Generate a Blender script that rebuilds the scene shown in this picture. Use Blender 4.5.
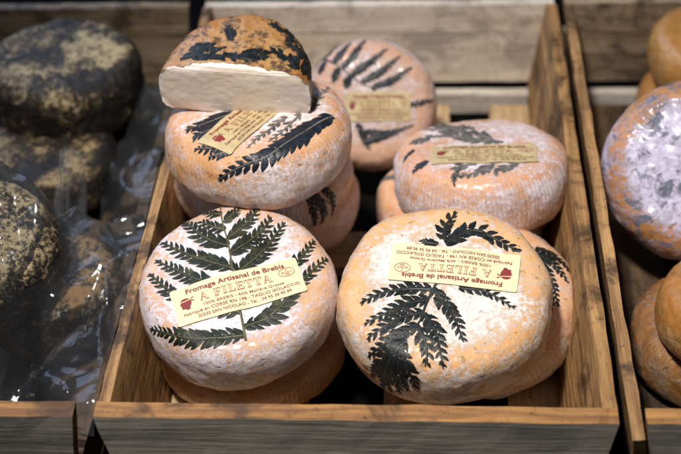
import bpy, bmesh, math, random
import numpy as np
from mathutils import Vector, Matrix, noise
R_ = math.radians
scene = bpy.context.scene
col = scene.collection
for o in list(bpy.data.objects):
    bpy.data.objects.remove(o)

# ------------------------------------------------------------------ camera
CAM = (0.18561746, -0.47761771, 0.61488612, 0.69472168, 0.08860172, -0.0547001)
FPX, WPX = 1270.0, 681.0
cp, sp = math.cos(CAM[3]), math.sin(CAM[3])
cy, sy = math.cos(CAM[4]), math.sin(CAM[4])
fwd = Vector((-sy * cp, cy * cp, -sp)); rt = Vector((cy, sy, 0)); up = rt.cross(fwd)
r2 = rt * math.cos(CAM[5]) + up * math.sin(CAM[5])
u2 = -rt * math.sin(CAM[5]) + up * math.cos(CAM[5])
cd = bpy.data.cameras.new('camera')
cam = bpy.data.objects.new('camera', cd); col.objects.link(cam)
cam.matrix_world = Matrix(((r2.x, u2.x, -fwd.x, CAM[0]), (r2.y, u2.y, -fwd.y, CAM[1]),
                           (r2.z, u2.z, -fwd.z, CAM[2]), (0, 0, 0, 1)))
cd.sensor_width = 36; cd.lens = FPX / WPX * 36
cd.clip_start = 0.01; cd.clip_end = 50
cd.dof.use_dof = True; cd.dof.focus_distance = 0.768; cd.dof.aperture_fstop = 5.6
scene.camera = cam

# ------------------------------------------------------------------ light
w = bpy.data.worlds.new('World'); scene.world = w; w.use_nodes = True
w.node_tree.nodes['Background'].inputs[0].default_value = (0.70, 0.80, 1.0, 1)
w.node_tree.nodes['Background'].inputs[1].default_value = 0.07

def lamp(name, kind, loc, target, power, color, **kw):
    l = bpy.data.lights.new(name, kind); l.energy = power; l.color = color
    for k, v in kw.items(): setattr(l, k, v)
    o = bpy.data.objects.new(name, l); col.objects.link(o); o.location = loc
    o.rotation_euler = (Vector(target) - Vector(loc)).to_track_quat('-Z', 'Y').to_euler()
    return o
# the stall's warm-white spot hanging over the middle crate, and cool daylight from the open side
lamp('stall_spot', 'SPOT', (-0.06, -0.20, 1.32), (0.17, 0.17, 0.05), 84, (1.0, 0.95, 0.90),
     spot_size=R_(39), spot_blend=1.0, shadow_soft_size=0.07)
lamp('open_side_daylight', 'AREA', (-0.75, 1.05, 0.95), (0.05, 0.15, 0.05), 9.0, (0.52, 0.68, 1.0), size=1.2)

vs = scene.view_settings
vs.view_transform = 'Standard'; vs.look = 'None'; vs.exposure = 0.24; vs.gamma = 1.0
scene.render.engine = 'CYCLES'

# ------------------------------------------------------------------ object helpers
def tag(o, label=None, cat=None, group=None, kind=None):
    if label: o['label'] = label
    if cat: o['category'] = cat
    if group: o['group'] = group
    if kind: o['kind'] = kind
    return o
def thing(name, label, cat, loc=(0, 0, 0), rot=(0, 0, 0), group=None):
    o = bpy.data.objects.new(name, None); col.objects.link(o)
    o.location = loc; o.rotation_euler = rot; o.empty_display_size = 0.02
    return tag(o, label, cat, group)
def mobj(name, V, F, mat, parent=None, smooth=True):
    me = bpy.data.meshes.new(name); me.from_pydata([tuple(v) for v in V], [], [tuple(f) for f in F]); me.update()
    if smooth: me.polygons.foreach_set('use_smooth', [True] * len(me.polygons))
    if mat: me.materials.append(mat)
    o = bpy.data.objects.new(name, me); col.objects.link(o)
    if parent: o.parent = parent
    return o

# ------------------------------------------------------------------ material helpers
class NT:
    def __init__(s, name):
        s.m = bpy.data.materials.new(name); s.m.use_nodes = True
        s.t = s.m.node_tree; s.b = s.t.nodes['Principled BSDF']; s.out = s.t.nodes['Material Output']
    def n(s, typ, **kw):
        nd = s.t.nodes.new(typ)
        for k, v in kw.items():
            if k.startswith('i_'):
                key = k[2:]; key = int(key) if key.isdigit() else key.replace('_', ' ')
                s.set(nd.inputs[key], v)
            else: setattr(nd, k, v)
        return nd
    def set(s, inp, v):
        if hasattr(v, 'node'): s.t.links.new(v, inp)
        else: inp.default_value = v
    def P(s, key, v): s.set(s.b.inputs[key], v)
    def math(s, op, a, b=0.0, c=0.0, clamp=False):
        nd = s.n('ShaderNodeMath', operation=op, use_clamp=clamp); s.set(nd.inputs[0], a); s.set(nd.inputs[1], b); s.set(nd.inputs[2], c)
        return nd.outputs[0]
    def noise(s, vec, scale, detail=4, rough=0.55, dist=0.0):
        nd = s.n('ShaderNodeTexNoise'); s.set(nd.inputs['Vector'], vec)
        nd.inputs['Scale'].default_value = scale; nd.inputs['Detail'].default_value = detail
        nd.inputs['Roughness'].default_value = rough; nd.inputs['Distortion'].default_value = dist
        return nd.outputs['Fac']
    def ramp(s, fac, stops):
        nd = s.n('ShaderNodeValToRGB'); s.set(nd.inputs[0], fac); el = nd.color_ramp.elements
        while len(el) < len(stops): el.new(0.5)
        for e, (p, c) in zip(el, stops):
            e.position = p; e.color = (*c, 1) if len(c) == 3 else c
        return nd.outputs[0]
    def step(s, fac, a, b):
        nd = s.n('ShaderNodeMapRange', interpolation_type='SMOOTHSTEP'); s.set(nd.inputs[0], fac)
        nd.inputs[1].default_value = a; nd.inputs[2].default_value = b
        return nd.outputs[0]
    def mix(s, fac, a, b, mode='MIX'):
        nd = s.n('ShaderNodeMix', data_type='RGBA', blend_type=mode); s.set(nd.inputs[0], fac)
        for i, v in ((6, a), (7, b)):
            s.set(nd.inputs[i], v if hasattr(v, 'node') else (*v, 1))
        return nd.outputs[2]
    def coords(s, off=(0, 0, 0), scale=(1, 1, 1)):
        tc = s.n('ShaderNodeTexCoord'); mp = s.n('ShaderNodeMapping')
        s.t.links.new(tc.outputs['Object'], mp.inputs[0]); mp.inputs[1].default_value = off; mp.inputs[3].default_value = scale
        return tc, mp.outputs[0]
    def bump(s, h, strength, dist, prev=None):
        nd = s.n('ShaderNodeBump'); nd.inputs['Strength'].default_value = strength; nd.inputs['Distance'].default_value = dist
        s.set(nd.inputs['Height'], h)
        if prev is not None: s.set(nd.inputs['Normal'], prev)
        return nd.outputs[0]

def rind_mat(name, seed, R, h, orange=(0.62, 0.27, 0.085), pink=(0.80, 0.53, 0.39), white=(0.84, 0.80, 0.83),
             mold=0.5, rough=0.45, ribs=1.0, weave_k=1.0, ctop=0.5, coat=0.38, brown=0.0, stain=None):
    """washed rind: orange ground, bloomy white mould, cloth-wrap ribs round the side, weave on the top"""
    s = NT(name); tc, P = s.coords((seed * 1.7, seed * 0.9, seed * 2.3))
    sx = s.n('ShaderNodeSeparateXYZ'); s.t.links.new(tc.outputs['Object'], sx.inputs[0]); x, y, z = sx.outputs
    r = s.math('SQRT', s.math('ADD', s.math('MULTIPLY', x, x), s.math('MULTIPLY', y, y)))
    th = s.math('ARCTAN2', y, x)
    rn = s.math('DIVIDE', r, R); zn = s.math('DIVIDE', z, h / 2)
    n_big = s.noise(P, 26, 5, 0.6, 0.3); n_mid = s.noise(P, 95, 6, 0.68, 0.1); n_fine = s.noise(P, 340, 6, 0.75)
    topc = s.math('MULTIPLY', s.step(rn, 0.92, 0.45), s.step(zn, 0.3, 0.9))
    side = s.step(rn, 0.80, 0.97)
    shoulder = s.math('MULTIPLY', s.step(rn, 0.62, 0.82), s.math('MULTIPLY', s.step(rn, 1.0, 0.90), s.step(zn, 0.2, 0.7)))
    # ribs: short ridges left by the cloth, slanting a little, broken up by noise
    wob = s.math('MULTIPLY', n_mid, 6.5)
    rib = s.math('SINE', s.math('ADD', s.math('ADD', s.math('MULTIPLY', th, 118.0), s.math('MULTIPLY', z, 260.0)), wob))
    rib = s.math('MULTIPLY_ADD', rib, 0.5, 0.5)
    row = s.math('MULTIPLY_ADD', s.math('SINE', s.math('ADD', s.math('MULTIPLY', z, 1150.0), s.math('MULTIPLY', n_big, 9.0))), 0.5, 0.5)
    weave = s.math('MULTIPLY_ADD', s.math('SINE', s.math('ADD', s.math('MULTIPLY', y, 2300.0), s.math('MULTIPLY', n_mid, 7.0))), 0.5, 0.5)
    # colour
    f1 = s.math('ADD', s.math('MULTIPLY', n_big, 0.7), s.math('MULTIPLY', n_mid, 0.5))
    base = s.ramp(f1, [(0.42, orange), (0.60, tuple(0.5 * (a + b) for a, b in zip(orange, pink))), (0.76, pink)])
    base = s.mix(s.math('MULTIPLY', shoulder, s.step(n_big, 0.35, 0.65)), base, tuple(c * k_ for c, k_ in zip(orange, (1.08, 0.95, 0.75))))
    wm = s.math('ADD', s.math('MULTIPLY_ADD', n_mid, 0.50, 0.17), s.math('MULTIPLY', s.math('SUBTRACT', n_fine, 0.28), 1.7))
    wm = s.math('ADD', wm, s.math('MULTIPLY', s.math('SUBTRACT', n_big, 0.5), 1.1))
    wm = s.math('ADD', wm, s.math('MULTIPLY', s.math('MULTIPLY', side, s.math('SUBTRACT', s.math('MULTIPLY', rib, s.math('MULTIPLY_ADD', row, 0.35, 0.65)), 0.35)), 0.17 * ribs))
    wm = s.math('ADD', wm, s.math('MULTIPLY', topc, (ctop - 0.3) * 0.6))
    wm = s.math('SUBTRACT', wm, s.math('MULTIPLY', shoulder, 0.13))
    lo = 0.97 - 0.48 * mold
    wf = s.step(wm, lo - 0.10, lo + 0.32)
    c = s.mix(s.math('MULTIPLY', wf, 0.93), base, white)
    c = s.mix(s.math('MULTIPLY', s.step(n_fine, 0.56, 0.70), 0.40), c, tuple(q * 0.62 for q in orange))
    if brown:
        c = s.mix(s.math('MULTIPLY', s.step(s.math('ADD', s.math('MULTIPLY', n_mid, 0.6), s.math('MULTIPLY', n_fine, 0.4)), 0.47, 0.57), brown), c, (0.055, 0.026, 0.010))
    if stain:
        c = s.mix(s.step(s.noise(P, stain[1], 6, 0.65, 0.6), stain[2], stain[2] + 0.1), c, stain[0])
    pits = s.step(s.noise(P, 210, 3, 0.5, 0.8), 0.66, 0.74)
    c = s.mix(s.math('MULTIPLY', pits, 0.55), c, tuple(q * 0.45 for q in orange))
    s.P('Base Color', c)
    s.P('Roughness', s.math('ADD', rough - 0.16, s.math('MULTIPLY', n_mid, 0.36)))
    s.P('Coat Weight', coat); s.P('Coat Roughness', 0.2)
    s.P('Subsurface Weight', 0.10); s.P('Subsurface Radius', (0.6, 0.3, 0.15)); s.P('Subsurface Scale', 0.004)
    hgt = s.math('MULTIPLY', side, s.math('MULTIPLY', s.math('ADD', rib, s.math('MULTIPLY', row, 0.25)), 0.40 * ribs))
    hgt = s.math('ADD', hgt, s.math('MULTIPLY', s.math('MULTIPLY', weave, s.math('SUBTRACT', 1.0, side)), 0.12 * weave_k))
    hgt = s.math('ADD', hgt, s.math('MULTIPLY', n_fine, 0.55)); hgt = s.math('ADD', hgt, s.math('MULTIPLY', n_mid, 1.1))
    hgt = s.math('ADD', hgt, s.math('MULTIPLY', wf, 0.35))
    hgt = s.math('SUBTRACT', hgt, s.math('MULTIPLY', pits, 0.9))
    s.P('Normal', s.bump(hgt, 0.75, 0.0010))
    return s.m

def black_mat(name, seed, lightness=0.5, tan=(0.50, 0.40, 0.24), speck=0.35):
    s = NT(name); tc, P = s.coords((seed, seed * 1.3, seed * 0.7))
    a = s.noise(P, 24, 5, 0.6, 0.5); b = s.noise(P, 120, 7, 0.75, 0.6); f = s.noise(P, 330, 5, 0.75)
    v = s.math('ADD', s.math('ADD', s.math('MULTIPLY', a, 0.80), s.math('MULTIPLY', b, 0.50)), s.math('MULTIPLY', s.math('SUBTRACT', f, 0.5), speck))
    sx = s.n('ShaderNodeSeparateXYZ'); s.t.links.new(tc.outputs['Object'], sx.inputs[0])
    v = s.math('ADD', v, s.math('MULTIPLY_ADD', s.step(sx.outputs[2], 0.010, 0.022), 0.06, -0.03))
    o = 0.12 * (0.5 - lightness)
    c = s.ramp(v, [(0.52 + o, (0.006, 0.006, 0.006)), (0.63 + o, (0.030, 0.020, 0.010)), (0.68 + o, (0.16, 0.11, 0.055)), (0.75 + o, tan)])
    s.P('Base Color', c); s.P('Roughness', 0.55); s.P('Coat Weight', 0.06); s.P('Coat Roughness', 0.2)
    s.P('Normal', s.bump(s.math('ADD', v, s.math('MULTIPLY', f, 0.5)), 0.8, 0.0022))
    return s.m

def wood_mat(name, seed, light=(0.42, 0.26, 0.125), dark=(0.20, 0.105, 0.04), outer=None, outer_sign=-1, stain=0.5):
    s = NT(name); tc, P = s.coords((seed * 3.1, seed * 1.9, seed), (1, 1, 1))
    mp = s.n('ShaderNodeMapping'); s.t.links.new(P, mp.inputs[0]); mp.inputs[3].default_value = (0.055, 1, 1)
    oi = s.n('ShaderNodeObjectInfo')
    ad = s.n('ShaderNodeVectorMath', operation='ADD'); s.t.links.new(mp.outputs[0], ad.inputs[0])
    sc = s.n('ShaderNodeVectorMath', operation='SCALE'); s.t.links.new(oi.outputs['Location'], sc.inputs[0]); sc.inputs['Scale'].default_value = 13.7
    s.t.links.new(sc.outputs[0], ad.inputs[1]); G = ad.outputs[0]
    ad2 = s.n('ShaderNodeVectorMath', operation='ADD'); s.t.links.new(P, ad2.inputs[0]); s.t.links.new(sc.outputs[0], ad2.inputs[1]); Q = ad2.outputs[0]
    g1 = s.noise(G, 130, 6, 0.6, 0.8); g2 = s.noise(G, 620, 4, 0.7); st = s.noise(Q, 22, 6, 0.68, 0.5); sp_ = s.noise(Q, 240, 4, 0.7)
    c = s.ramp(s.math('ADD', s.math('MULTIPLY', g1, 0.75), s.math('MULTIPLY', g2, 0.25)), [(0.38, dark), (0.50, tuple(0.5 * (a + b) for a, b in zip(light, dark))), (0.62, light)])
    c = s.mix(s.math('MULTIPLY', s.step(st, 0.48, 0.63), stain), c, tuple(q * 0.22 for q in dark))
    c = s.mix(s.math('MULTIPLY', s.step(sp_, 0.58, 0.68), 0.65), c, (0.03, 0.018, 0.010))
    if outer:
        nz = s.n('ShaderNodeSeparateXYZ'); s.t.links.new(tc.outputs['Normal'], nz.inputs[0])
        oc = s.ramp(s.math('ADD', s.math('MULTIPLY', g1, 0.6), s.math('MULTIPLY', st, 0.4)), [(0.36, tuple(q * 0.45 for q in outer)), (0.62, outer)])
        c = s.mix(s.step(s.math('MULTIPLY', nz.outputs[1], outer_sign), 0.5, 0.8), c, oc)
    s.P('Base Color', c); s.P('Roughness', s.math('ADD', 0.5, s.math('MULTIPLY', g2, 0.3)))
    s.P('Normal', s.bump(s.math('ADD', s.math('MULTIPLY', g1, 1.0), s.math('MULTIPLY', g2, 0.6)), 0.7, 0.0009))
    return s.m

def plain(name, c, rough=0.5, nscale=None, namp=0.25, bump=0.0):
    s = NT(name); tc, P = s.coords()
    n = s.noise(P, nscale or 200, 5, 0.65)
    s.P('Base Color', s.ramp(n, [(0.3, tuple(q * (1 - namp) for q in c)), (0.7, tuple(min(1, q * (1 + namp)) for q in c))]))
    s.P('Roughness', rough)
    if bump: s.P('Normal', s.bump(n, 0.6, bump))
    return s.m

def plastic_mat(name, haze=0.035):
    s = NT(name); tc, P = s.coords()
    n0 = s.noise(P, 15, 2, 0.5, 1.2); n1 = s.noise(P, 42, 2, 0.5, 1.0)
    cr = lambda q: s.math('POWER', s.math('SUBTRACT', 1.0, s.math('ABSOLUTE', s.math('MULTIPLY_ADD', q, 5.0, -2.5)), clamp=True), 2.0)
    n = s.math('ADD', s.math('ADD', s.math('MULTIPLY', cr(n0), 0.5), s.math('MULTIPLY', cr(n1), 0.06)), s.math('MULTIPLY', n0, 2.0))
    nrm = s.bump(n, 0.55, 0.004)
    tr = s.n('ShaderNodeBsdfTransparent'); tr.inputs[0].default_value = (0.90, 0.93, 0.96, 1)
    gl = s.n('ShaderNodeBsdfGlossy'); gl.inputs['Roughness'].default_value = 0.13; gl.inputs[0].default_value = (0.95, 0.97, 1, 1)
    s.t.links.new(nrm, gl.inputs['Normal'])
    df = s.n('ShaderNodeBsdfDiffuse'); df.inputs[0].default_value = (0.55, 0.58, 0.62, 1)
    fr = s.n('ShaderNodeFresnel'); fr.inputs[0].default_value = 1.5; s.t.links.new(nrm, fr.inputs['Normal'])
    m1 = s.n('ShaderNodeMixShader'); m1.inputs[0].default_value = haze
    s.t.links.new(tr.outputs[0], m1.inputs[1]); s.t.links.new(df.outputs[0], m1.inputs[2])
    m2 = s.n('ShaderNodeMixShader'); s.set(m2.inputs[0], s.math('MULTIPLY_ADD', fr.outputs[0], 0.85, 0.0, clamp=True))
    s.t.links.new(m1.outputs[0], m2.inputs[1]); s.t.links.new(gl.outputs[0], m2.inputs[2])
    s.t.links.new(m2.outputs[0], s.out.inputs[0])
    return s.m

def fern_mat(name, dark, mid, pale, rough=0.46):
    s = NT(name); tc, P = s.coords()
    a = s.noise(P, 130, 4, 0.6); b = s.noise(P, 900, 3, 0.6)
    c = s.ramp(s.math('ADD', s.math('MULTIPLY', a, 0.65), s.math('MULTIPLY', b, 0.35)), [(0.40, dark), (0.55, mid), (0.70, pale)])
    c = s.mix(s.math('MULTIPLY', s.step(s.noise(P, 70, 5, 0.65, 0.3), 0.54, 0.66), 0.45), c, tuple(q * 0.5 + w_ for q, w_ in zip(mid, (0.030, 0.019, 0.008))))
    s.P('Base Color', c); s.P('Roughness', rough); s.P('Specular IOR Level', 0.28)
    s.P('Normal', s.bump(b, 0.5, 0.0004))
    return s.m

# ------------------------------------------------------------------ the crates
def board(name, L, Hh, T, mat, parent, loc, rot=(0, 0, 0), taper=0.0, seed=0, jag=0.0006, cut=0.0):
    """plank: length on local x, thickness on y, height on z (taper: bottom shorter at each end)"""
    bm = bmesh.new()
    nx = max(6, int(L / 0.012)); nz = max(3, int(Hh / 0.012)); ny = 2
    def pt(i, j, k):
        z = (k / nz - 0.5) * Hh
        hl = L / 2 - taper * (0.5 - z / Hh)
        x = (i / nx - 0.5) * 2 * hl; y = (j / ny - 0.5) * T
        if i == 0: x -= cut * (z / Hh)
        return Vector((x, y, z))
    vid = {}
    def V(i, j, k):
        if (i, j, k) not in vid:
            p = pt(i, j, k)
            n = noise.noise_vector(p * 40 + Vector((seed * 7.3, seed, 3)))
            n2 = noise.noise_vector(p * 130 + Vector((seed * 3.3, seed, 9)))
            vid[(i, j, k)] = bm.verts.new(p + n * jag * 0.9 + n2 * jag * 0.7)
        return vid[(i, j, k)]
    for i in range(nx):
        for k in range(nz):
            bm.faces.new((V(i, 0, k), V(i + 1, 0, k), V(i + 1, 0, k + 1), V(i, 0, k + 1)))
            bm.faces.new((V(i, ny, k), V(i, ny, k + 1), V(i + 1, ny, k + 1), V(i + 1, ny, k)))
        for j in range(ny):
            bm.faces.new((V(i, j, nz), V(i + 1, j, nz), V(i + 1, j + 1, nz), V(i, j + 1, nz)))
            bm.faces.new((V(i, j, 0), V(i, j + 1, 0), V(i + 1, j + 1, 0), V(i + 1, j, 0)))
    for j in range(ny):
        for k in range(nz):
            bm.faces.new((V(0, j, k), V(0, j, k + 1), V(0, j + 1, k + 1), V(0, j + 1, k)))
            bm.faces.new((V(nx, j, k), V(nx, j + 1, k), V(nx, j + 1, k + 1), V(nx, j, k + 1)))
    sharp = [e for e in bm.edges if len(e.link_faces) == 2 and e.calc_face_angle() > 0.9]
    bmesh.ops.bevel(bm, geom=sharp, offset=0.0007, segments=2, affect='EDGES', profile=0.6)
    me = bpy.data.meshes.new(name); bm.to_mesh(me); bm.free()
    me.materials.append(mat)
    o = bpy.data.objects.new(name, me); col.objects.link(o); o.parent = parent
    o.location = loc; o.rotation_euler = rot
    return o

W_in = wood_mat('crate_wood_warm', 1, (0.46, 0.225, 0.065), (0.15, 0.062, 0.018), outer=(0.46, 0.42, 0.34), outer_sign=-1, stain=0.75)
W_side = wood_mat('crate_wood_side', 2, (0.48, 0.27, 0.10), (0.16, 0.076, 0.024), stain=0.85)
W_back = wood_mat('crate_wood_back', 3, (0.84, 0.75, 0.63), (0.64, 0.52, 0.40), stain=0.45)
W_floor = wood_mat('crate_wood_floor', 4, (0.62, 0.44, 0.25), (0.36, 0.22, 0.10), stain=0.35)
W_pale = wood_mat('crate_wood_pale', 5, (0.72, 0.66, 0.58), (0.50, 0.42, 0.33), stain=0.25)
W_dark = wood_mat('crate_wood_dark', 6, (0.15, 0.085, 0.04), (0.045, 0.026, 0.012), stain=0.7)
W_grey = wood_mat('crate_wood_grey', 7, (0.44, 0.33, 0.21), (0.18, 0.115, 0.06), stain=0.75)

HZ, DEP, LEAN = 0.085, 0.44, 0.012
def crate(cx, label, right_drop=0.0, left_fwd=0.0, backs=(W_back, W_back), seed=0, floor=W_floor, side=W_side, wide=0.29):
    c = thing('wooden_crate', label, 'crate', (cx, 0, 0), group='wooden cheese crates side by side')
    a = math.atan2(LEAN, HZ); hh = math.hypot(LEAN, HZ); hw = wide / 2
    inset = 0.009 if left_fwd else 0.0
    board('front_board', wide - inset, HZ + 0.0015, 0.0115, W_in, c, (inset / 2, -0.0060, HZ / 2 + 0.0008), taper=LEAN, seed=seed + 1)
    T = 0.007
    for sgn in (-1, 1):
        f = left_fwd if sgn < 0 else 0.0
        d = right_drop if sgn > 0 else 0.0
        Hs = hh - d; zc = (HZ - d) / 2
        xc = sgn * (hw - LEAN + LEAN * zc / HZ - T / 2)
        y0 = -f + 0.0004
        board('side_board', DEP - y0, Hs, T if sgn < 0 else 0.0085, side, c, (xc, (DEP + y0) / 2, zc), (sgn * a, 0, R_(90)), seed=seed + 3 + sgn, cut=0.02 if f else 0, jag=0.0009)
    board('back_board', wide - 0.006, 0.048, 0.010, backs[1], c, (0, DEP + 0.0056, 0.0335), taper=0.006, seed=seed + 6)
    board('back_board', wide - 0.002, 0.026, 0.009, backs[0], c, (0, DEP + 0.0050, HZ - 0.0135), taper=0.003, seed=seed + 7)
    xs = [-0.109, -0.059, 0.036, 0.116]; ws = [0.048, 0.046, 0.046, 0.046]
    for i, (x, wd) in enumerate(zip(xs, ws)):
        board('floor_slat', DEP - 0.022, 0.006, wd, floor, c, (x, (DEP - 0.022) / 2 + 0.001, -0.0035), (0, 0, R_(90)), seed=seed + 12 + i)
    board('floor_batten', wide - 0.03, 0.019, 0.010, W_pale, c, (0, DEP - 0.008, -0.0045), seed=seed + 20)
    board('floor_batten', wide - 0.03, 0.010, 0.040, floor, c, (0, 0.240, -0.0120), seed=seed + 22)
    board('floor_batten', wide - 0.03, 0.010, 0.030, W_pale, c, (0, 0.02, -0.0120), seed=seed + 21)
    return c
s = NT('table_cloth'); tc, P = s.coords(); nn = s.noise(P, 40, 5, 0.6)
s.P('Base Color', s.ramp(nn, [(0.3, (0.003, 0.003, 0.003)), (0.7, (0.008, 0.007, 0.006))])); s.P('Roughness', 0.9); s.P('Specular IOR Level', 0.05)
gx, gy = np.meshgrid(np.linspace(-1.2, 1.5, 40), np.linspace(-0.8, 1.4, 40))
tv = [(x, y, -0.0185 + 0.0008 * noise.noise(Vector((x * 5, y * 5, 0)))) for x, y in zip(gx.ravel(), gy.ravel())]
tf = [(j * 40 + i, j * 40 + i + 1, (j + 1) * 40 + i + 1, (j + 1) * 40 + i) for j in range(39) for i in range(39)]
tag(mobj('table_surface', tv, tf, s.m), kind='structure')

crate(0.145, 'middle wooden crate holding the fern-decorated pale cheeses', seed=0)
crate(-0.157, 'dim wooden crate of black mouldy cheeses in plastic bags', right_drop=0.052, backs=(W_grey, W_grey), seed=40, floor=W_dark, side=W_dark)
crate(0.441, 'wooden crate of orange cheeses and a white mouldy wheel', left_fwd=0.012, backs=(W_grey, W_grey), seed=80, floor=W_dark)

# ------------------------------------------------------------------ cheeses
def prof(R, h, e, dome=.002, pw=.85):
    pts = [(0, h / 2 + dome)]; Rf = R - e
    for t in np.linspace(.1, 1, 10): pts.append((Rf * t, h / 2 + dome * (1 - t * t)))
    for a in np.linspace(0, np.pi, 32)[1:-1]:
        sn = abs(np.sin(a)) ** pw; cs = np.sign(np.cos(a)) * abs(np.cos(a)) ** pw
        pts.append((Rf + e * sn, h / 2 * cs))
    for t in np.linspace(1, 0, 8): pts.append((Rf * t, -h / 2))
    return np.array(pts)

class Wheel:
    """a cheese wheel: P(s, th) is its skin, s the distance walked from the middle of the top"""
    def __init__(w, R, h, e, seed, amp=0.0019, rough=0.0005, dome=.002, pw=.85):
        w.R, w.h, w.e, w.seed, w.amp, w.rough = R, h, e, seed, amp, rough
        pr = prof(R, h, e, dome, pw); w.s = np.r_[0, np.cumsum(np.hypot(*np.diff(pr, axis=0).T))]; w.pr = pr
        d = np.gradient(pr, axis=0); nr = np.stack([-d[:, 1], d[:, 0]], 1)
        nr /= np.maximum(np.linalg.norm(nr, axis=1), 1e-9)[:, None]
        w.nr = nr
    def base(w, s, th):
        r = np.interp(s, w.s, w.pr[:, 0]); z = np.interp(s, w.s, w.pr[:, 1])
        a = np.interp(s, w.s, w.nr[:, 0]); b = np.interp(s, w.s, w.nr[:, 1])
        c, sn = math.cos(th), math.sin(th)
        return Vector((r * c, r * sn, z)), Vector((a * c, a * sn, b)).normalized()
    def at(w, s, th, off=0.0, fine=True):
        p, n = w.base(s, th)
        if n.dot(Vector((p.x, p.y, p.z * 2))) < 0: n = -n
        q = p + Vector((w.seed * 0.37, w.seed * 0.61, w.seed * 0.23))
        d = w.amp * (noise.noise(q * 22) * 1.3 + noise.noise(q * 55) * 0.55)
        if fine: d += w.rough * (noise.noise(q * 170) + 0.6 * noise.noise(q * 380))
        return p + n * (d + off)
    def flat(w, u, v, off=0.0004, fine=True):
        return w.at(math.hypot(u, v), math.atan2(v, u), off, fine)
    def mesh(w, NS=96, NT=220, t0=0.0, t1=2 * math.pi):
        full = abs(t1 - t0 - 2 * math.pi) < 1e-6
        V = [w.at(0, 0)]; F = []
        nt = NT if full else NT + 1
        for i in range(1, NS):
            s_ = w.s[-1] * i / NS
            for j in range(nt): V.append(w.at(s_, t0 + (t1 - t0) * j / NT))
        V.append(w.at(w.s[-1], 0)); last = len(V) - 1
        jn = lambda j: (j + 1) % nt if full else j + 1
        for j in range(NT):
            F.append((0, 1 + j, 1 + jn(j)))
            for i in range(NS - 2):
                a = 1 + i * nt
                F.append((a + j, a + nt + j, a + nt + jn(j), a + jn(j)))
            a = 1 + (NS - 2) * nt
            F.append((a + j, last, a + jn(j)))
        return V, F

def poly_resample(pts, n):
    P = np.array(pts, float)
    # smooth by Catmull-Rom
    Q = np.vstack([2 * P[0] - P[1], P, 2 * P[-1] - P[-2]]); out = []
    for i in range(1, len(Q) - 2):
        for t in np.linspace(0, 1, 14, endpoint=False):
            a, b, c, d = Q[i - 1], Q[i], Q[i + 1], Q[i + 2]
            out.append(0.5 * (2 * b + (c - a) * t + (2 * a - 5 * b + 4 * c - d) * t * t + (3 * b - a - 3 * c + d) * t ** 3))
    out.append(P[-1]); out = np.array(out)
    L = np.r_[0, np.cumsum(np.hypot(*np.diff(out, axis=0).T))]
    ss = np.linspace(0, L[-1], n)
    return np.stack([np.interp(ss, L, out[:, 0]), np.interp(ss, L, out[:, 1])], 1), L[-1]

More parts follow.
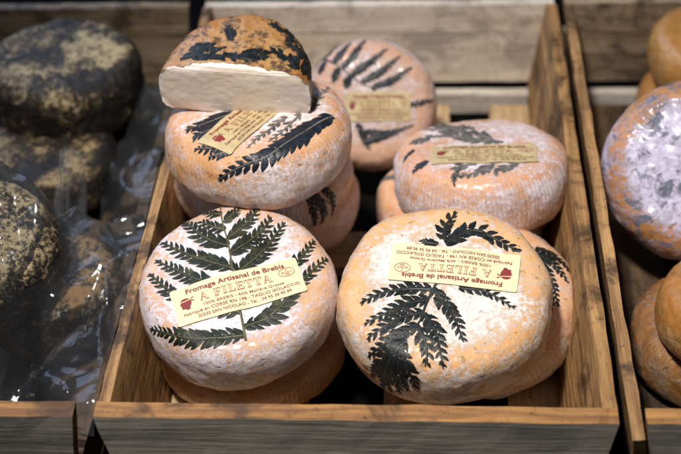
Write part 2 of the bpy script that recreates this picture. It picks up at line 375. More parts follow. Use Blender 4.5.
LEAF = [(0.0, .10), (.10, .34), (.22, .50), (.32, .42), (.44, .55), (.55, .42), (.68, .44), (.78, .28), (.90, .20), (1.0, .0)]
LEAF_S = [(0.0, .12), (.12, .40), (.30, .50), (.50, .48), (.70, .38), (.86, .22), (1.0, .0)]
def fern(wheel, parent, pinnae, rachis, leaf, mat, stem_mat, seed, lobed=True, step=0.0040, ang=52, aspect=0.62, off=0.00022, name='fern_frond', patchy=0.0):
    """one pressed frond: pinnae are (points in mm on the unrolled skin); leaf = longest pinnule in m"""
    rnd = random.Random(seed); V = []; F = []; SV = []; SF = []
    def under(u, v, m=0.0012):
        if not getattr(wheel, 'label', None): return False
        a, b, g, wd, ht = wheel.label; a, b = u - a / 1000, v - b / 1000; c, sn = math.cos(R_(g)), math.sin(R_(g))
        return abs(a * c + b * sn) < wd / 2 - m and abs(-a * sn + b * c) < ht / 2 - m
    def quad_strip(line, w0, w1, VV, FF, o):
        n = len(line); t = np.gradient(line, axis=0); t /= np.maximum(np.hypot(t[:, 0], t[:, 1]), 1e-9)[:, None]
        b0 = len(VV)
        for i in range(n):
            wd = w0 + (w1 - w0) * i / (n - 1); nx, ny = -t[i, 1], t[i, 0]
            for q, oo in ((-1, 0), (0, 0.00018), (1, 0)):
                VV.append(wheel.flat(line[i, 0] + nx * wd * q, line[i, 1] + ny * wd * q, o + oo))
        for i in range(n - 1):
            if under(*(0.5 * (line[i] + line[i + 1]))): continue
            for q in (0, 1):
                a = b0 + i * 3 + q; FF.append((a, a + 1, a + 4, a + 3))
    def leaflet(base, dirv, L, bend):
        d = np.array(dirv); nrm = np.array((-d[1], d[0])); W = L * aspect
        out = LEAF if lobed else LEAF_S
        b0 = len(V); k = len(out)
        lift = off + rnd.uniform(0, 0.00025)
        def put(a, b, h):
            p = base + d * (a * L) + nrm * (b * W + bend * a * a * L)
            V.append(wheel.flat(p[0], p[1], lift + h))
        for a, b in out: put(a, 0, 0.00022 * (1 - a) + 0.00003)
        for a, b in out: put(a, b * rnd.uniform(.85, 1.15), -0.00008)
        for a, b in out: put(a, -b * rnd.uniform(.85, 1.15), -0.00008)
        if under(*(base + d * L * 0.5)): del V[b0:]; return
        for i in range(k - 1):
            F.append((b0 + i, b0 + i + 1, b0 + k + i + 1, b0 + k + i))
            F.append((b0 + i + 1, b0 + i, b0 + 2 * k + i, b0 + 2 * k + i + 1))
    for pin in pinnae:
        sc = 1.0
        if isinstance(pin, tuple): pin, sc = pin
        pts = [(a / 1000, b / 1000) for a, b in pin]
        _, LL = poly_resample(pts, 8)
        st = step * (0.6 + 0.4 * sc)
        n = max(5, int(LL / st)); line, _ = poly_resample(pts, n + 1)
        quad_strip(line, 0.00045, 0.00018, SV, SF, off + 0.0003)
        quad_strip(line, leaf * sc * 0.19, leaf * 0.05, V, F, off + 0.00005)
        t = np.gradient(line, axis=0); t /= np.maximum(np.hypot(t[:, 0], t[:, 1]), 1e-9)[:, None]
        for i in range(n):
            f = (i + .3) / n
            env = min(1.0, 0.62 + 1.6 * f) * (1 - f) ** 0.48 + 0.10
            for sd in (-1, 1):
                if rnd.random() < patchy: continue
                g = R_(ang + rnd.uniform(-7, 7)) * sd
                d = (t[i, 0] * math.cos(g) - t[i, 1] * math.sin(g), t[i, 0] * math.sin(g) + t[i, 1] * math.cos(g))
                p = line[i] + t[i] * (0.5 * LL / n if sd > 0 else 0)
                leaflet(p, d, leaf * sc * env * rnd.uniform(.88, 1.1), -0.22 * sd)
        leaflet(line[-2], t[-1], leaf * 0.5 * sc, 0)
    if rachis:
        line, _ = poly_resample([(a / 1000, b / 1000) for a, b in rachis], 40)
        quad_strip(line, 0.0008, 0.0004, SV, SF, off + 0.0003)
    o = mobj(name, V, F, mat, parent)
    if SV: mobj('stem', SV, SF, stem_mat, o)
    return o

# ---- paper label
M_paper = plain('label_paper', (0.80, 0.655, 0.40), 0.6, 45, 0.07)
M_paper_olive = plain('label_paper_olive', (0.50, 0.395, 0.21), 0.55, 120, 0.18)  # darker olive-tan tone of the label paper, for the cheeses further back
M_red = plain('label_ink_red', (0.22, 0.018, 0.018), 0.6, 500, 0.1)
M_ink = plain('label_ink_brown', (0.20, 0.045, 0.03), 0.6, 500, 0.1)
M_title = plain('label_ink_orange', (0.33, 0.10, 0.035), 0.6, 500, 0.1)
def text_geo(body, width, height=None, bold=0.0):
    cu = bpy.data.curves.new('lettering', 'FONT'); cu.body = body; cu.size = 1.0; cu.offset = bold
    cu.resolution_u = 3
    ob = bpy.data.objects.new('lettering', cu); col.objects.link(ob)
    bpy.context.view_layer.update()
    dg = bpy.context.evaluated_depsgraph_get()
    me = bpy.data.meshes.new_from_object(ob.evaluated_get(dg))
    bm = bmesh.new(); bm.from_mesh(me); bmesh.ops.triangulate(bm, faces=bm.faces)
    V = np.array([v.co[:2] for v in bm.verts]); F = [[v.index for v in f.verts] for f in bm.faces]; bm.free()
    bpy.data.objects.remove(ob); bpy.data.curves.remove(cu); bpy.data.meshes.remove(me)
    mn, mx = V.min(0), V.max(0); sx_ = width / (mx[0] - mn[0]); sy_ = (height / 0.73) if height else sx_
    V = (V - [0.5 * (mn[0] + mx[0]), 0.36]) * [sx_, sy_]
    return V, F
GL = {
 'A': (1.0, [[(.34, 1), (.52, 1), (.92, 0), (.66, 0)], [(.36, .98), (.44, .88), (.17, 0), (.08, 0)], [(.22, .30), (.72, .30), (.70, .39), (.25, .39)], [(0, 0), (.28, 0), (.28, .07), (0, .07)], [(.56, 0), (1, 0), (1, .07), (.56, .07)]]),
 'I': (.5, [[(.13, 0), (.37, 0), (.37, 1), (.13, 1)], [(0, 0), (.5, 0), (.5, .08), (0, .08)], [(0, .92), (.5, .92), (.5, 1), (0, 1)]]),
 'F': (.76, [[(.12, 0), (.36, 0), (.36, 1), (.12, 1)], [(0, .90), (.76, .90), (.76, 1), (0, 1)], [(.68, .68), (.76, .68), (.76, .92), (.68, .92)], [(.3, .46), (.58, .46), (.58, .55), (.3, .55)], [(.52, .38), (.6, .38), (.6, .63), (.52, .63)], [(0, 0), (.48, 0), (.48, .08), (0, .08)]]),
 'L': (.76, [[(.12, 0), (.36, 0), (.36, 1), (.12, 1)], [(0, .92), (.48, .92), (.48, 1), (0, 1)], [(0, 0), (.76, 0), (.76, .1), (0, .1)], [(.67, 0), (.76, 0), (.76, .34), (.67, .34)]]),
 'T': (.84, [[(.30, 0), (.54, 0), (.54, 1), (.30, 1)], [(0, .90), (.84, .90), (.84, 1), (0, 1)], [(0, .66), (.08, .66), (.08, .92), (0, .92)], [(.76, .66), (.84, .66), (.84, .92), (.76, .92)], [(.17, 0), (.67, 0), (.67, .08), (.17, .08)]]),
}
GL['E'] = (.80, GL['F'][1][:5] + [[(0, 0), (.8, 0), (.8, .1), (0, .1)], [(.71, 0), (.8, 0), (.8, .34), (.71, .34)]])
def title_geo(width, height):
    x = 0; polys = []; inner = []
    for ch in 'A FILETTA':
        if ch == ' ': x += .42; continue
        adv, ps = GL[ch]
        for k, p in enumerate(ps):
            polys.append([(x + a, b) for a, b in p])
            if k == 0:
                if ch == 'A': ip = [(.395, .93), (.475, .93), (.845, .06), (.70, .06)]
                else:
                    a0, a1 = p[0][0], p[1][0]; ip = [(a0 + .065, .07), (a1 - .065, .07), (a1 - .065, .93), (a0 + .065, .93)]
                inner.append([(x + a, b) for a, b in ip])
        x += adv + .13
    x -= .13
    f = lambda L: ([((a / x - .5) * width, (b - .5) * height) for p in L for a, b in p], [[i * 4 + k for k in range(4)] for i in range(len(L))])
    return f(polys), f(inner)

HEAD = [(-.52, .00), (-.44, .10), (-.44, .28), (-.34, .44), (-.16, .53), (.06, .55), (.28, .48), (.44, .32), (.50, .10), (.46, -.10), (.36, -.26), (.30, -.36), (.26, -.54), (.06, -.60), (-.08, -.52), (-.12, -.42), (-.24, -.44), (-.38, -.42), (-.40, -.34), (-.36, -.28), (-.44, -.22), (-.40, -.14), (-.44, -.08)]
def paper_label(wheel, parent, cu_, cv_, ang, wd=0.080, ht=0.0275, detail=True, paper=M_paper, off=0.0010):
    ca, sa = math.cos(R_(ang)), math.sin(R_(ang)); cu_, cv_ = cu_ / 1000, cv_ / 1000
    def mp(x, y, o):
        u, v = cu_ + x * ca - y * sa, cv_ + x * sa + y * ca
        return wheel.flat(u, v, o, fine=False)
    def wrink(x, y): return 0.00030 * noise.noise(Vector((x * 70, y * 70, wheel.seed))) + 0.00016 * noise.noise(Vector((x * 190, y * 150, wheel.seed)))
    nx, ny = 60, 22; V = []; F = []
    for j in range(ny + 1):
        for i in range(nx + 1):
            x = (i / nx - .5) * wd; y = (j / ny - .5) * ht
            # slightly rounded corners
            ex = max(0, abs(x) - (wd / 2 - .0015)); ey = max(0, abs(y) - (ht / 2 - .0015)); d = math.hypot(ex, ey)
            if ex > 0 and ey > 0 and d > .0015:
                x -= math.copysign(ex * (1 - .0015 / d), x); y -= math.copysign(ey * (1 - .0015 / d), y)
            V.append(mp(x, y, off + wrink(x, y)))
    n = nx + 1
    F = [(j * n + i, j * n + i + 1, (j + 1) * n + i + 1, (j + 1) * n + i) for j in range(ny) for i in range(nx)]
    # a paper edge down to the rind gives it thickness
    rim = [i for i in range(n)] + [j * n + nx for j in range(1, ny + 1)] + [ny * n + i for i in range(nx - 1, -1, -1)] + [j * n for j in range(ny - 1, 0, -1)]
    cen = sum((Vector(v) for v in V), Vector()) / len(V)
    b1 = len(V)
    for r in rim: V.append(Vector(V[r]))
    b0 = len(V)
    for r in rim:
        V.append(Vector(V[r]) - (wheel.base(0.001, 0)[1]) * 0.0004)
    for k in range(len(rim)):
        k2 = (k + 1) % len(rim); F.append((b1 + k2, b1 + k, b0 + k, b0 + k2))
    o = mobj('paper_label', V, F, paper, parent)
    sxx, syy = wd / 0.080, ht / 0.0275
    def put(name, G, x, y, mat, o_=0.00025):
        gv, gf = G
        mobj(name, [mp((a + x) * sxx, (b + y) * syy, off + o_ + wrink((a + x) * sxx, (b + y) * syy)) for a, b in gv], gf, mat, o, smooth=False)
    t_out, t_in = title_geo(.0455, .0056)
    put('title_lettering', t_out, -.0005, .0028, M_title)
    put('title_inline', t_in, -.0005, .0028, paper, 0.00034)
    put('headline_lettering', text_geo('Fromage Artisanal de Brebis', .0620, .0034, .022), .0005, .0096, M_red)
    put('small_lettering', text_geo('100% BREBIS - 45% Matière Grasse', .0500, .0020, .004), .0030, -.0030, M_ink)
    put('small_lettering', text_geo('Fabriqué en CORSE RN 198 - TAGLIO ISOLACCIO', .0720, .0022, .010), .0010, -.0066, M_ink)
    put('small_lettering', text_geo('20230 SAN NICOLAO - Tél. : 04 95 36 90 89', .0580, .0022, .012), .0020, -.0102, M_ink)
    # the moor's head emblem and the oval stamp
    hv = [(a * .0072, b * .0076) for a, b in HEAD]
    put('head_emblem', (hv, [list(range(len(hv)))][::1]), -.0322, .0012, M_red)
    put('emblem_headband', ([(-.0033, .0015), (.0030, .0021), (.0031, .0026), (-.0032, .0021)], [[0, 1, 2, 3]]), -.0322, .0012, paper, .00034)
    put('emblem_headband', ([(.0034, .0022), (.0056, .0036), (.0050, .0040), (.0035, .0028), (.0035, .0020), (.0056, .0012), (.0052, .0006), (.0033, .0016)], [[0, 1, 2, 3], [7, 6, 5, 4]]), -.0322, .0012, M_red, .0003)
    ring = []; N = 40
    for k in range(N):
        a = 2 * math.pi * k / N
        ring += [(.0052 * math.cos(a), .0034 * math.sin(a)), (.00482 * math.cos(a), .00305 * math.sin(a))]
    put('oval_stamp', (ring, [[2 * k, (2 * k + 2) % (2 * N), (2 * k + 3) % (2 * N), 2 * k + 1] for k in range(N)]), .0318, .0042, M_title)
    put('stamp_lettering', text_geo('F', .0010, .0013, .01), .0318, .0060, M_title)
    put('stamp_lettering', text_geo('2B 250.01', .0070, .0014, .01), .0318, .0042, M_title)
    put('stamp_lettering', text_geo('CEE', .0030, .0013, .01), .0318, .0024, M_title)
    return o

F_green = fern_mat('fern_dark_green', (0.007, 0.010, 0.005), (0.016, 0.022, 0.010), (0.11, 0.11, 0.045))
F_black = fern_mat('fern_black', (0.005, 0.007, 0.007), (0.008, 0.011, 0.010), (0.020, 0.024, 0.022), 0.42)
F_blue = fern_mat('fern_blue_black', (0.006, 0.009, 0.014), (0.014, 0.020, 0.030), (0.05, 0.06, 0.075), 0.35)
F_grey = fern_mat('fern_faded_grey', (0.05, 0.05, 0.05), (0.14, 0.13, 0.12), (0.34, 0.30, 0.26), 0.5)
S_olive = plain('fern_stem_olive', (0.09, 0.075, 0.025), 0.45, 300, 0.3)
S_dark = plain('fern_stem_dark', (0.014, 0.016, 0.014), 0.4, 300, 0.3)
S_grey = plain('fern_stem_grey', (0.20, 0.17, 0.14), 0.5, 300, 0.3)

def cheese(name, label, R, h, e, cen, rx, ry, seed, mat, cat='cheese', group=None, amp=0.0019, rough=0.0005, dome=.002, pw=.85, rz=0):
    t = thing(name, label, cat, cen, (R_(rx), R_(ry), R_(rz)), group)
    wv = Wheel(R, h, e, seed, amp, rough, dome, pw)
    V, F = wv.mesh(); mobj('rind', V, F, mat, t)
    return t, wv
GR = 'fern-decorated cheeses in the middle crate'

# front left
t, wl = cheese('fern_cheese', 'front left white cheese with green fern leaves and upright readable label', .0614, .044, .017, (.0681, .1003, .075), 11.6, 0, 1,
    rind_mat('rind_front_white', 1, .0614, .044, ribs=.3, mold=0.80, ctop=0.62, orange=(0.68, 0.36, 0.15), pink=(0.84, 0.65, 0.55), white=(0.77, 0.73, 0.79)), group=GR, dome=.0012, pw=.72)
wl.label = (3.3, -12.8, 20.0, 0.08, 0.0275)
fern(wl, t, [
    [(9.3, -43.6), (-5.7, -46.1), (-25.3, -45.6), (-55.7, -36.2)],
    [(5.9, -27.8), (-12.9, -24.3), (-34.7, -15.4), (-54.1, 1.9)],
    [(2.8, -13.0), (-21.2, -5.3), (-36.9, 3.2), (-50.9, 11.7)],
    [(-1.2, 3.6), (-23.7, 12.1), (-35.8, 17.5), (-49.4, 26.3)],
    [(-5.9, 22.0), (-16.1, 25.8), (-26.3, 32.4), (-37.8, 45.1)],
    ([(-9.6, 35.7), (-17.6, 37.8), (-26.9, 42.5)], .8), ([(-12.8, 47.7), (-18.7, 48.7), (-24.5, 52.5)], .6),
    [(9.4, -37.7), (25.9, -27.8), (41.5, -4.4), (58.1, 17.8)],
    [(4.7, -22.3), (26.5, -1.9), (39.5, 13.6), (48.3, 30.2)],
    [(0.1, -0.9), (14.0, 15.5), (21.2, 29.2), (27.9, 43.0)],
    [(-4.4, 15.5), (7.1, 26.6), (14.9, 37.0), (18.8, 46.6)],
    ([(-7.6, 28.4), (0.6, 37.0), (6.2, 44.2), (10.5, 54.0)], .85), ([(-11.1, 41.2), (-6.6, 47.0), (-1.8, 52.2)], .65)],
    [(10.9, -47.2), (8.5, -37.0), (3.1, -15.8), (-2.2, 6.3), (-6.6, 24.7), (-11.8, 41.0), (-15.0, 55.9)],
    .0103, F_green, S_olive, 11, lobed=False, step=.0042, ang=56, aspect=.40)
paper_label(wl, t, 3.3, -12.8, 20.0)

# front right
t, wl = cheese('fern_cheese', 'front right large cheese with black fern hanging over its rim and upside-down label', .0657, .046, .017, (.1960, .0931, .076), 12, 0, 2,
    rind_mat('rind_front_cream', 2, .0657, .046, ribs=.35, mold=0.56, ctop=0.70, orange=(0.70, 0.36, 0.10), pink=(0.85, 0.66, 0.47), white=(0.80, 0.73, 0.69)), group=GR, dome=.0012, pw=.72)
wl.label = (6.0, 10.2, 172.5, .078, 0.0275)
fern(wl, t, [
    ([(1.6, 30.4), (0.0, 37.5), (1.6, 44.6), (8.6, 54.0)], 1.0), ([(1.0, 28.4), (17.3, 38.9), (32.6, 30.4), (46.1, 22.0)], 1.15), ([(-3.5, 28.2), (-8.9, 29.1), (-14.0, 31.5)], .6),
    ], None, .0082, F_black, S_dark, 112, lobed=True, step=.0046, aspect=.52)
fern(wl, t, [
    [(-8.2, -6.0), (-22.6, -5.6), (-38.5, -8.9), (-50.4, -15.4)], [(-9.5, -13.1), (-23.0, -16.7), (-36.1, -24.4), (-48.1, -30.1)],
    [(-12.8, -23.0), (-26.0, -27.0), (-37.1, -34.6), (-45.9, -39.9)], [(-16.1, -31.6), (-27.9, -39.8), (-39.1, -46.6), (-48.6, -50.3)],
    [(-6.0, -5.4), (0.3, -17.2), (5.9, -27.8), (10.8, -43.3)], [(-12.0, -23.5), (-6.2, -34.9), (-3.3, -46.5), (-1.0, -59.8)],
    [(-16.0, -32.8), (-11.5, -43.1), (-10.2, -52.7), (-11.4, -58.7)], ([(8.7, -5.2), (22.3, -6.8), (32.2, -12.3), (41.3, -19.3)], .75),
    [(-22.1, -43.3), (-32.6, -50.1), (-43.3, -57.5), (-58.8, -66.1)], [(-25.7, -48.3), (-22.8, -56.4), (-20.4, -66.3), (-20.2, -76.4)],
    [(-28.5, -51.4), (-33.4, -60.3), (-34.0, -70.7), (-36.3, -82.5)], [(-32.4, -56.2), (-40.5, -63.0), (-47.3, -70.2), (-52.9, -77.5)],
    [(-23.0, -42.0), (-27.0, -53.0), (-28.0, -66.0), (-28.0, -79.0)], [(-30.0, -50.0), (-38.0, -60.0), (-42.0, -70.0), (-45.0, -81.0)]],
    [(-1.7, 2.5), (-6.3, -5.1), (-11.3, -18.0), (-13.8, -28.2), (-21.4, -40.3), (-32.4, -53.9), (-44.6, -71.3)],
    .0086, F_black, S_dark, 12, lobed=True, step=.0046, ang=54, aspect=.46)
paper_label(wl, t, 6.0, 10.2, 172.5, wd=.078)

# back right on top of another
t, wl = cheese('fern_cheese', 'cheese at the right wall with faded grey fern and narrow-looking dull label', .0622, .046, .018, (.2237, .2359, .066), -12.5, 0, 3,
    rind_mat('rind_right_pink', 3, .0622, .046, mold=0.58, ctop=0.42, orange=(0.62, 0.30, 0.13), pink=(0.80, 0.54, 0.42), white=(0.82, 0.74, 0.78), ribs=.7), group=GR)
wl.label = (0.5, -18.5, 0, .072, .0275)
fern(wl, t, [[(14.6, 0.5), (-5.3, 4.3), (-21.8, 14.7), (-38.9, 12.7)], [(-24.8, 24.8), (-32.0, 36.8), (-36.6, 37.9)], [(-8.8, 9.1), (-18.1, 28.9), (-27.9, 44.6)],
    [(5.3, 4.3), (-4.9, 22.9), (-14.3, 37.3)], [(-34.2, 16.7), (-42.0, 8.9), (-50.6, 2.7)], ], None, .0080, F_grey, S_grey, 113, step=.0046, patchy=.25)
fern(wl, t, [[(-5, -33), (-16.3, -36.5), (-19.4, -45.8), (-20.8, -51.5)],
    [(6.5, -33.5), (-3.1, -43.8), (-16.5, -47.9)], [(22.9, -32.7), (13.0, -39.9), (5.9, -48.4)]],
    None, .0080, F_grey, S_grey, 213, step=.0046, patchy=.25)
fern(wl, t, [[(-18, 16), (-30, 26), (-40, 28)], [(-14, 20), (-26, 32), (-34, 44)]],
    None, .0080, F_grey, S_grey, 13, step=.0046, patchy=.25)
fern(wl, t, [([(-37.1, -26.9), (-45.8, -29.7), (-50.5, -32.7)], .8), ([(-47, -6), (-52, -10), (-57, -16)], .6), ([(-18, -42), (-20.5, -49), (-21, -56)], .5)], None, .0065, F_blue, S_dark, 23)
paper_label(wl, t, 0.5, -18.5, 0, wd=.072, ht=.0275, paper=M_paper_olive)

# middle left, top of the stack of three
t, wl = cheese('fern_cheese', 'cheese with long blue-black fern under the cut half cheese', .0628, .046, .02, (.0736, .206, .12), -4.4, 0, 4,
    rind_mat('rind_stack_top', 4, .0628, .046, ribs=.6, mold=0.50, ctop=0.5, orange=(0.64, 0.31, 0.115), pink=(0.81, 0.57, 0.42), white=(0.84, 0.78, 0.82)), group=GR)
wl.label = (-3.0, -14.0, 60, .076, .0265)
fern(wl, t, [[(50.6, -10.8), (38.5, -25.0), (26.1, -40.1), (12.5, -54.3), (-0.0, -59.6), (-22.3, -68.8)], [(-13.8, -9.3), (-21.9, -14.7), (-32.3, -20.2), (-43.5, -24.9)],
    ([(-14.5, -44.6), (-24.8, -46.6), (-35.7, -44.0)], .55), ([(-8.8, -50.0), (-17.8, -51.7), (-25.7, -52.7)], .5), [(-10, -18), (-24, -26), (-38, -34)]],
    None, .0125, F_blue, S_grey, 14, lobed=False, step=.0056, aspect=.48)
fern(wl, t, [[(21.3, -13.8), (14.5, -23.2), (5.8, -36.7), (-1, -48)], [(35.9, -4.4), (39.8, 9.9), (46.0, 34.7)], [(30, -10), (22, -26), (12, -42)]], None, .0062, F_grey, S_grey, 24, step=.0046, patchy=.2, aspect=.45)
paper_label(wl, t, -3.0, -14.0, 60, wd=.076, ht=.0265, paper=M_paper_olive)

# second and third of that stack
t, wl = cheese('fern_cheese', 'middle cheese of the left stack with a small dark fern on its right shoulder', .0616, .044, .02, (.0715, .226, .075), -4, 0, 5,
    rind_mat('rind_stack_middle', 5, .0616, .044, mold=0.42, ctop=0.4, orange=(0.64, 0.33, 0.14), pink=(0.82, 0.58, 0.43)), group=GR)
fern(wl, t, [[(30.4, -50.6), (44.1, -50.3), (64.1, -53.8)], [(40, -46), (53.8, -53.8), (68.1, -62.6)], [(46, -40), (61.6, -43.1), (73.7, -50.2)], [(38, -52), (48, -60), (58, -68)]],
     [(28, -44), (44.1, -47.3), (60, -46)], .0062, F_blue, S_dark, 15, step=.0042, aspect=.5)
t, wl = cheese('fern_cheese', 'bottom cheese of the left stack, plain ribbed side showing', .0609, .042, .02, (.0755, .243, .035), -9, 0, 6,
    rind_mat('rind_stack_bottom', 6, .0609, .042, mold=0.30, ctop=0.3, orange=(0.60, 0.30, 0.12)), group=GR)

# back cheese leaning on the end wall
t, wl = cheese('fern_cheese', 'pink cheese leaning at the back of the crate with fanned black fern', .0515, .042, .018, (.1413, .3428, .053), 50.4, 0, 7,
    rind_mat('rind_back_pink', 7, .0515, .042, mold=0.60, ctop=0.35, orange=(0.60, 0.34, 0.20), pink=(0.72, 0.50, 0.42), white=(0.72, 0.63, 0.63)), group=GR)
wl.label = (7.0, -3.5, 0, .049, .0225)
fern(wl, t, [[(-37.2, 34.6), (-32.1, 42.5), (-27.3, 51.4)],
    [(-27.9, 30.0), (-20.7, 37.3), (-14.6, 47.8)],
    [(-21.1, 25.1), (-11.6, 35.8), (-2.7, 50.7)],
    [(-14.1, 20.1), (-0.5, 29.5), (14.4, 41.8)],
    [(-6.7, 15.0), (8.8, 22.9), (24.3, 36.0)],
    [(1.8, 10.5), (17.1, 16.5), (33.1, 26.8)],
    [(-33.0, 31.9), (-36.6, 27.6), (-39.0, 22.5)],
    [(-22.6, 26.0), (-25.5, 20.6), (-27.7, 16.0)],
    [(-14.1, 20.1), (-16.4, 14.8), (-18.1, 11.3)],
    [(-43.1, 40.2), (-45.8, 37.1), (-49.5, 32.1)]],
    [(-43.2, 38.9), (-24.2, 27.8), (-6.7, 15.0), (3.5, 10.1)], .0058, F_blue, S_dark, 16, step=.0034, aspect=.5, ang=46)
fern(wl, t, [([(30.2, -2.6), (39.3, -0.7), (51.6, 1.8)], .9)], None, .0055, F_blue, S_dark, 26, step=.0034, aspect=.5)
fern(wl, t, [[(-8.2, -16.1), (-4.6, -25.8), (-0.0, -36.4)], [(-4.3, -30.8), (14.3, -24.9), (34.3, -17.5)], [(-4, -22), (8, -24), (22, -22)]],
    None, .0058, F_blue, S_dark, 36, step=.0034, aspect=.5, ang=46)
paper_label(wl, t, 7.0, -3.5, 0, wd=.049, ht=.0225, paper=M_paper_olive)

# under the front right one
t, wl = cheese('fern_cheese', 'half-hidden cheese behind the front right one with fern at the crate side', .0651, .042, .018, (.2216, .1345, .033), 9.8, -8, 8,
    rind_mat('rind_under_right', 8, .0651, .042, mold=0.50, ctop=0.5, orange=(0.62, 0.33, 0.16), pink=(0.80, 0.58, 0.44), white=(0.82, 0.74, 0.72)), group=GR, pw=.9)
fern(wl, t, [[(38, 24), (47.5, 0.0), (49.6, -20.0)], [(36, 28), (49.6, 14.6), (58.4, 0.0)], [(36, 18), (44.2, -11.0), (43.3, -26.0)], [(40, 30), (52, 22), (62, 10)]], None, .006, F_black, S_dark, 18, step=.004)

# base layer without ferns in sight
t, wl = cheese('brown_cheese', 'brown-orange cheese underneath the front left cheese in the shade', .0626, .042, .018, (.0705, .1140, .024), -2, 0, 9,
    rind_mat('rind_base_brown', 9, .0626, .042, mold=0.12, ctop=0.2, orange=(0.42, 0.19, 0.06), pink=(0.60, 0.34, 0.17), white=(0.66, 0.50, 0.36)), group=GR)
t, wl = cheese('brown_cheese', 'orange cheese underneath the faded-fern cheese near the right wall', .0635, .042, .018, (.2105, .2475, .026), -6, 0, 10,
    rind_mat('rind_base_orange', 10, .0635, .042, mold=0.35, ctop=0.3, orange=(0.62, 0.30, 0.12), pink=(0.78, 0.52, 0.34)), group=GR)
fern(wl, t, [[(-40, 18), (-48, 26), (-54, 34)], [(-44, 8), (-54, 12), (-62, 16)]], None, .006, F_grey, S_grey, 20)

# ---- the cut half
def half_cheese():
    R, h, e = .050, .035, .012
    t = thing('half_cheese', 'cut half cheese with white paste face on top of the left stack', 'cheese', (.0622, .204, .1605), (R_(5), R_(2), R_(-4)))
    t.scale = (1, 1.28, 1)
    w_ = Wheel(R, h, e, 31, .0018, .0006, .002, .75)
    m = rind_mat('rind_half_orange', 31, R, h, mold=0.05, ctop=0.1, orange=(0.32, 0.14, 0.035), pink=(0.58, 0.35, 0.13), white=(0.70, 0.52, 0.28), rough=.34, coat=.3, brown=.9)
    NS, NTh = 90, 130
    t0, t1 = R_(-3), R_(183)
    V, F = w_.mesh(NS, NTh, t0, t1)
    def rag(p): return Vector((p.x, p.y + 0.0016 * noise.noise(p * 110) + 0.0009 * noise.noise(p * 330), p.z + 0.0006 * noise.noise(p * 140)))
    for i in range(1, NS):
        for j in (0, NTh): V[1 + (i - 1) * (NTh + 1) + j] = rag(V[1 + (i - 1) * (NTh + 1) + j])
    mobj('rind', V, F, m, t)
    # cut face: bulging paste between the two edge meridians
    right = [w_.at(w_.s[-1] * i / NS, t0) for i in range(NS + 1)]
    left = [w_.at(w_.s[-1] * i / NS, t1) for i in range(NS + 1)]
    M = 60; V = []; F = []
    for i in range(NS + 1):
        a, b = left[i], right[i]
        for j in range(M + 1):
            f = j / M
            p = a.lerp(b, f)
            bul = min(1, 5 * min(f, 1 - f, i / NS * 1.3, (1 - i / NS) * 1.3))
            mid = 0.5 * (a.y + b.y)
            p.y = p.y - 0.0008 * bul + 0.0003 * noise.noise(p * 90) + 0.00020 * noise.noise(p * 300)
            # left cut bends back a little, as in a two-stroke cut
            if j in (0, M) and 0 < i < NS: p = rag(b if j else a)
            V.append(p)
    n = M + 1
    for i in range(NS):
        for j in range(M): F.append((i * n + j, (i + 1) * n + j, (i + 1) * n + j + 1, i * n + j + 1))
    s = NT('cheese_paste'); tc, P = s.coords()
    mp = s.n('ShaderNodeMapping'); s.t.links.new(P, mp.inputs[0]); mp.inputs[3].default_value = (0.5, 1, 1.6)
    a = s.noise(mp.outputs[0], 60, 5, 0.6, 0.5); b = s.noise(P, 700, 4, 0.7)
    sx_ = s.n('ShaderNodeSeparateXYZ'); s.t.links.new(tc.outputs['Object'], sx_.inputs[0])
    c = s.ramp(a, [(0.3, (0.74, 0.60, 0.48)), (0.5, (0.80, 0.69, 0.58)), (0.7, (0.84, 0.76, 0.69))])
    edge = s.math('MAXIMUM', s.math('DIVIDE', s.math('ABSOLUTE', sx_.outputs[0]), R), s.math('DIVIDE', s.math('ABSOLUTE', sx_.outputs[2]), h / 2 + .003))
    edge = s.math('ADD', edge, s.math('MULTIPLY', s.math('SUBTRACT', s.noise(P, 180, 4, .6), 0.5), 0.22))
    c = s.mix(s.math('MULTIPLY', s.step(edge, 0.90, 1.0), 0.6), c, (0.90, 0.86, 0.84))
    s.P('Base Color', c); s.P('Roughness', 0.5); s.P('Subsurface Weight', 0.3); s.P('Subsurface Radius', (1, .7, .5)); s.P('Subsurface Scale', .004)
    holes = s.step(s.noise(P, 230, 2, 0.5, 0.3), 0.70, 0.76)
    s.P('Normal', s.bump(s.math('SUBTRACT', s.math('ADD', a, s.math('MULTIPLY', b, 0.7)), s.math('MULTIPLY', holes, 1.2)), 0.5, 0.0008))
    mobj('cut_face', V, F, s.m, t)
    fern(w_, t, [[(-36, 4), (-16.8, 6.5), (-1.2, 4.9), (14.9, 4.0)], [(-31.5, 13.3), (-21.5, 12.9), (-8.4, 12.3)], [(40, 3), (33.1, 10.6), (25.9, 14.9), (15.8, 12.1)],
        [(36.3, 27.3), (27.1, 33.5), (15.9, 39.2)], [(40.0, 8), (38, 18), (30, 28)], [(44, 2), (48, 12), (44, 26), (36, 36)], ([(-5.4, 20.1), (-10.1, 30.1), (-12.3, 33.6)], .8),
        [(2, 7), (10, 9), (20, 7)], [(50, 3), (52, 12), (50, 22)]],
        None, .0078, F_black, S_dark, 32, step=.0040, patchy=.15)
half_cheese()

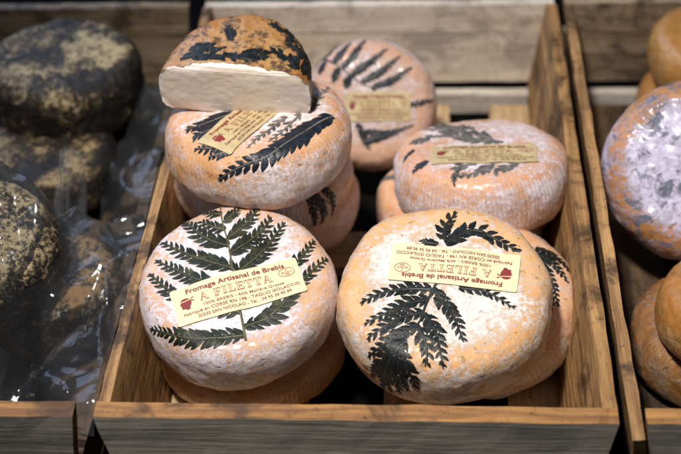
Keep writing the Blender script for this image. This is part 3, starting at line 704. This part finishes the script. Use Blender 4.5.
# ---- the left crate: black mouldy cheeses
t, wl = cheese('black_cheese', 'black mouldy cheese with beige patches at the back of the left crate, unwrapped', .0603, .052, .019, (-.1015, .3602, .065), 3, 0, 41, black_mat('mould_black_beige', 3.0, .20, (0.56, 0.44, 0.24), .45), amp=.0022, rough=.0010, pw=.65, group='black mouldy cheeses', rz=70)
t, wl = cheese('black_cheese', 'dark cheese underneath the unwrapped beige-patched black one', .0563, .045, .015, (-.1092, .300, .026), 0, 0, 42, black_mat('mould_black', 5.0, .15, (0.46, 0.33, 0.16)), amp=.0025, rough=.0009, group='black mouldy cheeses')
t, wl = cheese('black_cheese', 'speckled tan and black cheese inside the bag at the left edge', .049, .046, .013, (-.1040, .1380, .075), 24, 0, 43, black_mat('mould_speckled', 7.0, .66, (0.54, 0.41, 0.22), 1.1), amp=.0016, rough=.0010, pw=.7, group='black mouldy cheeses')
t, wl = cheese('black_cheese', 'dark brown mouldy cheese low beside the main crate wall under plastic', .0510, .042, .02, (-.0722, .1521, .028), 0, 0, 44, black_mat('mould_brown', 9.0, .45, (0.36, 0.20, 0.08), .8), amp=.0025, rough=.0009, group='black mouldy cheeses')

# crumpled clear plastic
M_pl = plastic_mat('clear_plastic')
def ridged(p): return 1 - abs(noise.noise(p)) * 2
def drape(name, label, x0, x1, y0, y1, bumps, amp, seed, floor=0.006, n=90, edge=0.0):
    """crumpled sheet lying over round cheeses given as (x, y, R, top)"""
    V = []; F = []
    for j in range(n + 1):
        for i in range(n + 1):
            u, v = i / n, j / n
            x = x0 + (x1 - x0) * u + 0.006 * noise.noise(Vector((u * 4, v * 4, seed)))
            y = y0 + (y1 - y0) * v + 0.006 * noise.noise(Vector((u * 4, v * 4, seed + 9)))
            z = floor
            for (bx, by, R, top, tilt) in bumps:
                d = math.hypot(x - bx, y - by) / R
                k = 1 - max(0, min(1, (d - 0.80) / 0.65)); k = k * k * (3 - 2 * k)
                z = max(z, floor + (top + (y - by) * tilt - floor) * k)
            p = Vector((x * 15, y * 11, seed))
            q = p + noise.noise_vector(p * 0.7) * 0.8
            z += amp * (ridged(q) ** 3 + 0.22 * ridged(q * 2.3) ** 3) + 0.002
            V.append((x, y, z))
    m = n + 1
    for j in range(n):
        for i in range(n): F.append((j * m + i, j * m + i + 1, (j + 1) * m + i + 1, (j + 1) * m + i))
    o = mobj(name, V, F, M_pl); return tag(o, label, 'plastic bag')
drape('plastic_bag', 'clear crumpled plastic bag over the speckled cheese at the left edge', -.175, -.010, .012, .215,
      [(-.104, .138, .049, .100, .42), (-.072, .152, .051, .060, 0), (-.006, .06, .05, .054, 0), (-.006, .15, .05, .054, 0)], .010, 3.3)
def fin():
    V = []; F = []; n, m = 30, 24
    for j in range(m + 1):
        for i in range(n + 1):
            u, v = i / n, j / m
            x = (-.082 + .018 * v) + (.026 - .008 * v) * u + .003 * noise.noise(Vector((u * 3, v * 2, 1.7)))
            y = .200 - .012 * math.sin(u * 3.14) + .010 * (v - .5) + .005 * noise.noise(Vector((u * 5, v * 3, 6.2)))
            z = .030 + (.080 + .012 * math.sin(u * 3.1)) * v + .002 * noise.noise(Vector((u * 9, v * 9, 3)))
            V.append((x, y, z))
    for j in range(m):
        for i in range(n): F.append((j * (n + 1) + i, j * (n + 1) + i + 1, (j + 1) * (n + 1) + i + 1, (j + 1) * (n + 1) + i))
    tag(mobj('plastic_bag', V, F, plastic_mat('cloudy_plastic', 0.14)), 'upright crumpled plastic bag top standing between the black cheeses', 'plastic bag')
fin()
drape('plastic_bag', 'dark blue glinting plastic sheet between the black cheese and the main crate', -.062, -.010, .205, .420, [(-.03, .30, .03, .03, 0), (-.004, .25, .04, .054, 0), (-.004, .34, .04, .05, 0)], .014, 8.1, n=60)

# ---- the right crate
GO = 'orange cheeses in the right crate'
t, wl = cheese('mouldy_cheese', 'big cheese with white and blue mould bloom tilted in the right crate', .0629, .050, .02, (.3695, .2293, .076), 46, -10, 51,
    rind_mat('rind_blue_white', 51, .0629, .05, mold=0.60, ctop=1.0, ribs=.1, weave_k=0, orange=(0.44, 0.19, 0.04), pink=(0.60, 0.34, 0.20), white=(0.66, 0.64, 0.84), stain=((0.15, 0.16, 0.22), 75, 0.515), rough=.42, coat=.3, brown=.35), amp=.002, rough=.0007)
t, wl = cheese('orange_cheese', 'smooth orange-brown cheese at the top right corner of the right crate', .054, .045, .02, (.412, .383, .071), 4, 0, 52,
    rind_mat('rind_corner_orange', 52, .046, .042, mold=0.05, ctop=.2, orange=(0.42, 0.19, 0.04), pink=(0.55, 0.29, 0.09), white=(.7, .5, .3), rough=.3, coat=.4, ribs=.4), group=GO)
t, wl = cheese('orange_cheese', 'ribbed golden-orange cheese at the right edge, upper of two', .0542, .045, .02, (.3818, .0996, .062), -6, 0, 53,
    rind_mat('rind_edge_orange', 53, .0542, .045, mold=0.10, ctop=.2, orange=(0.38, 0.15, 0.022), pink=(0.54, 0.26, 0.065), white=(.75, .55, .35), rough=.4, coat=.3, ribs=.25, weave_k=0, brown=.25), group=GO)
t, wl = cheese('orange_cheese', 'glossy brown cheese beneath the golden-orange one at the right edge', .0593, .042, .02, (.376, .1185, .022), 0, 0, 54,
    rind_mat('rind_edge_brown', 54, .0593, .042, mold=0.40, ctop=.3, orange=(0.27, 0.115, 0.03), pink=(0.42, 0.23, 0.10), white=(.62, .52, .42), rough=.3, coat=.5, ribs=.2, weave_k=0, brown=.4), group=GO, rough=.0006)
t, wl = cheese('orange_cheese', 'brown cheese wedged under the white mouldy wheel', .050, .040, .018, (.395, .255, .021), 0, 0, 55,
    rind_mat('rind_wedged', 55, .05, .04, mold=0.15, ctop=.3, orange=(0.34, 0.16, 0.05)), group=GO)
t, wl = cheese('orange_cheese', 'dark orange cheese just visible below the top right corner cheese', .055, .043, .018, (.408, .378, .0225), 0, 0, 56,
    rind_mat('rind_corner_lower', 56, .055, .043, mold=0.08, ctop=.2, orange=(0.38, 0.16, 0.035), pink=(0.52, 0.27, 0.09), white=(.66, .46, .28), rough=.35, coat=.3, ribs=.3), group=GO)
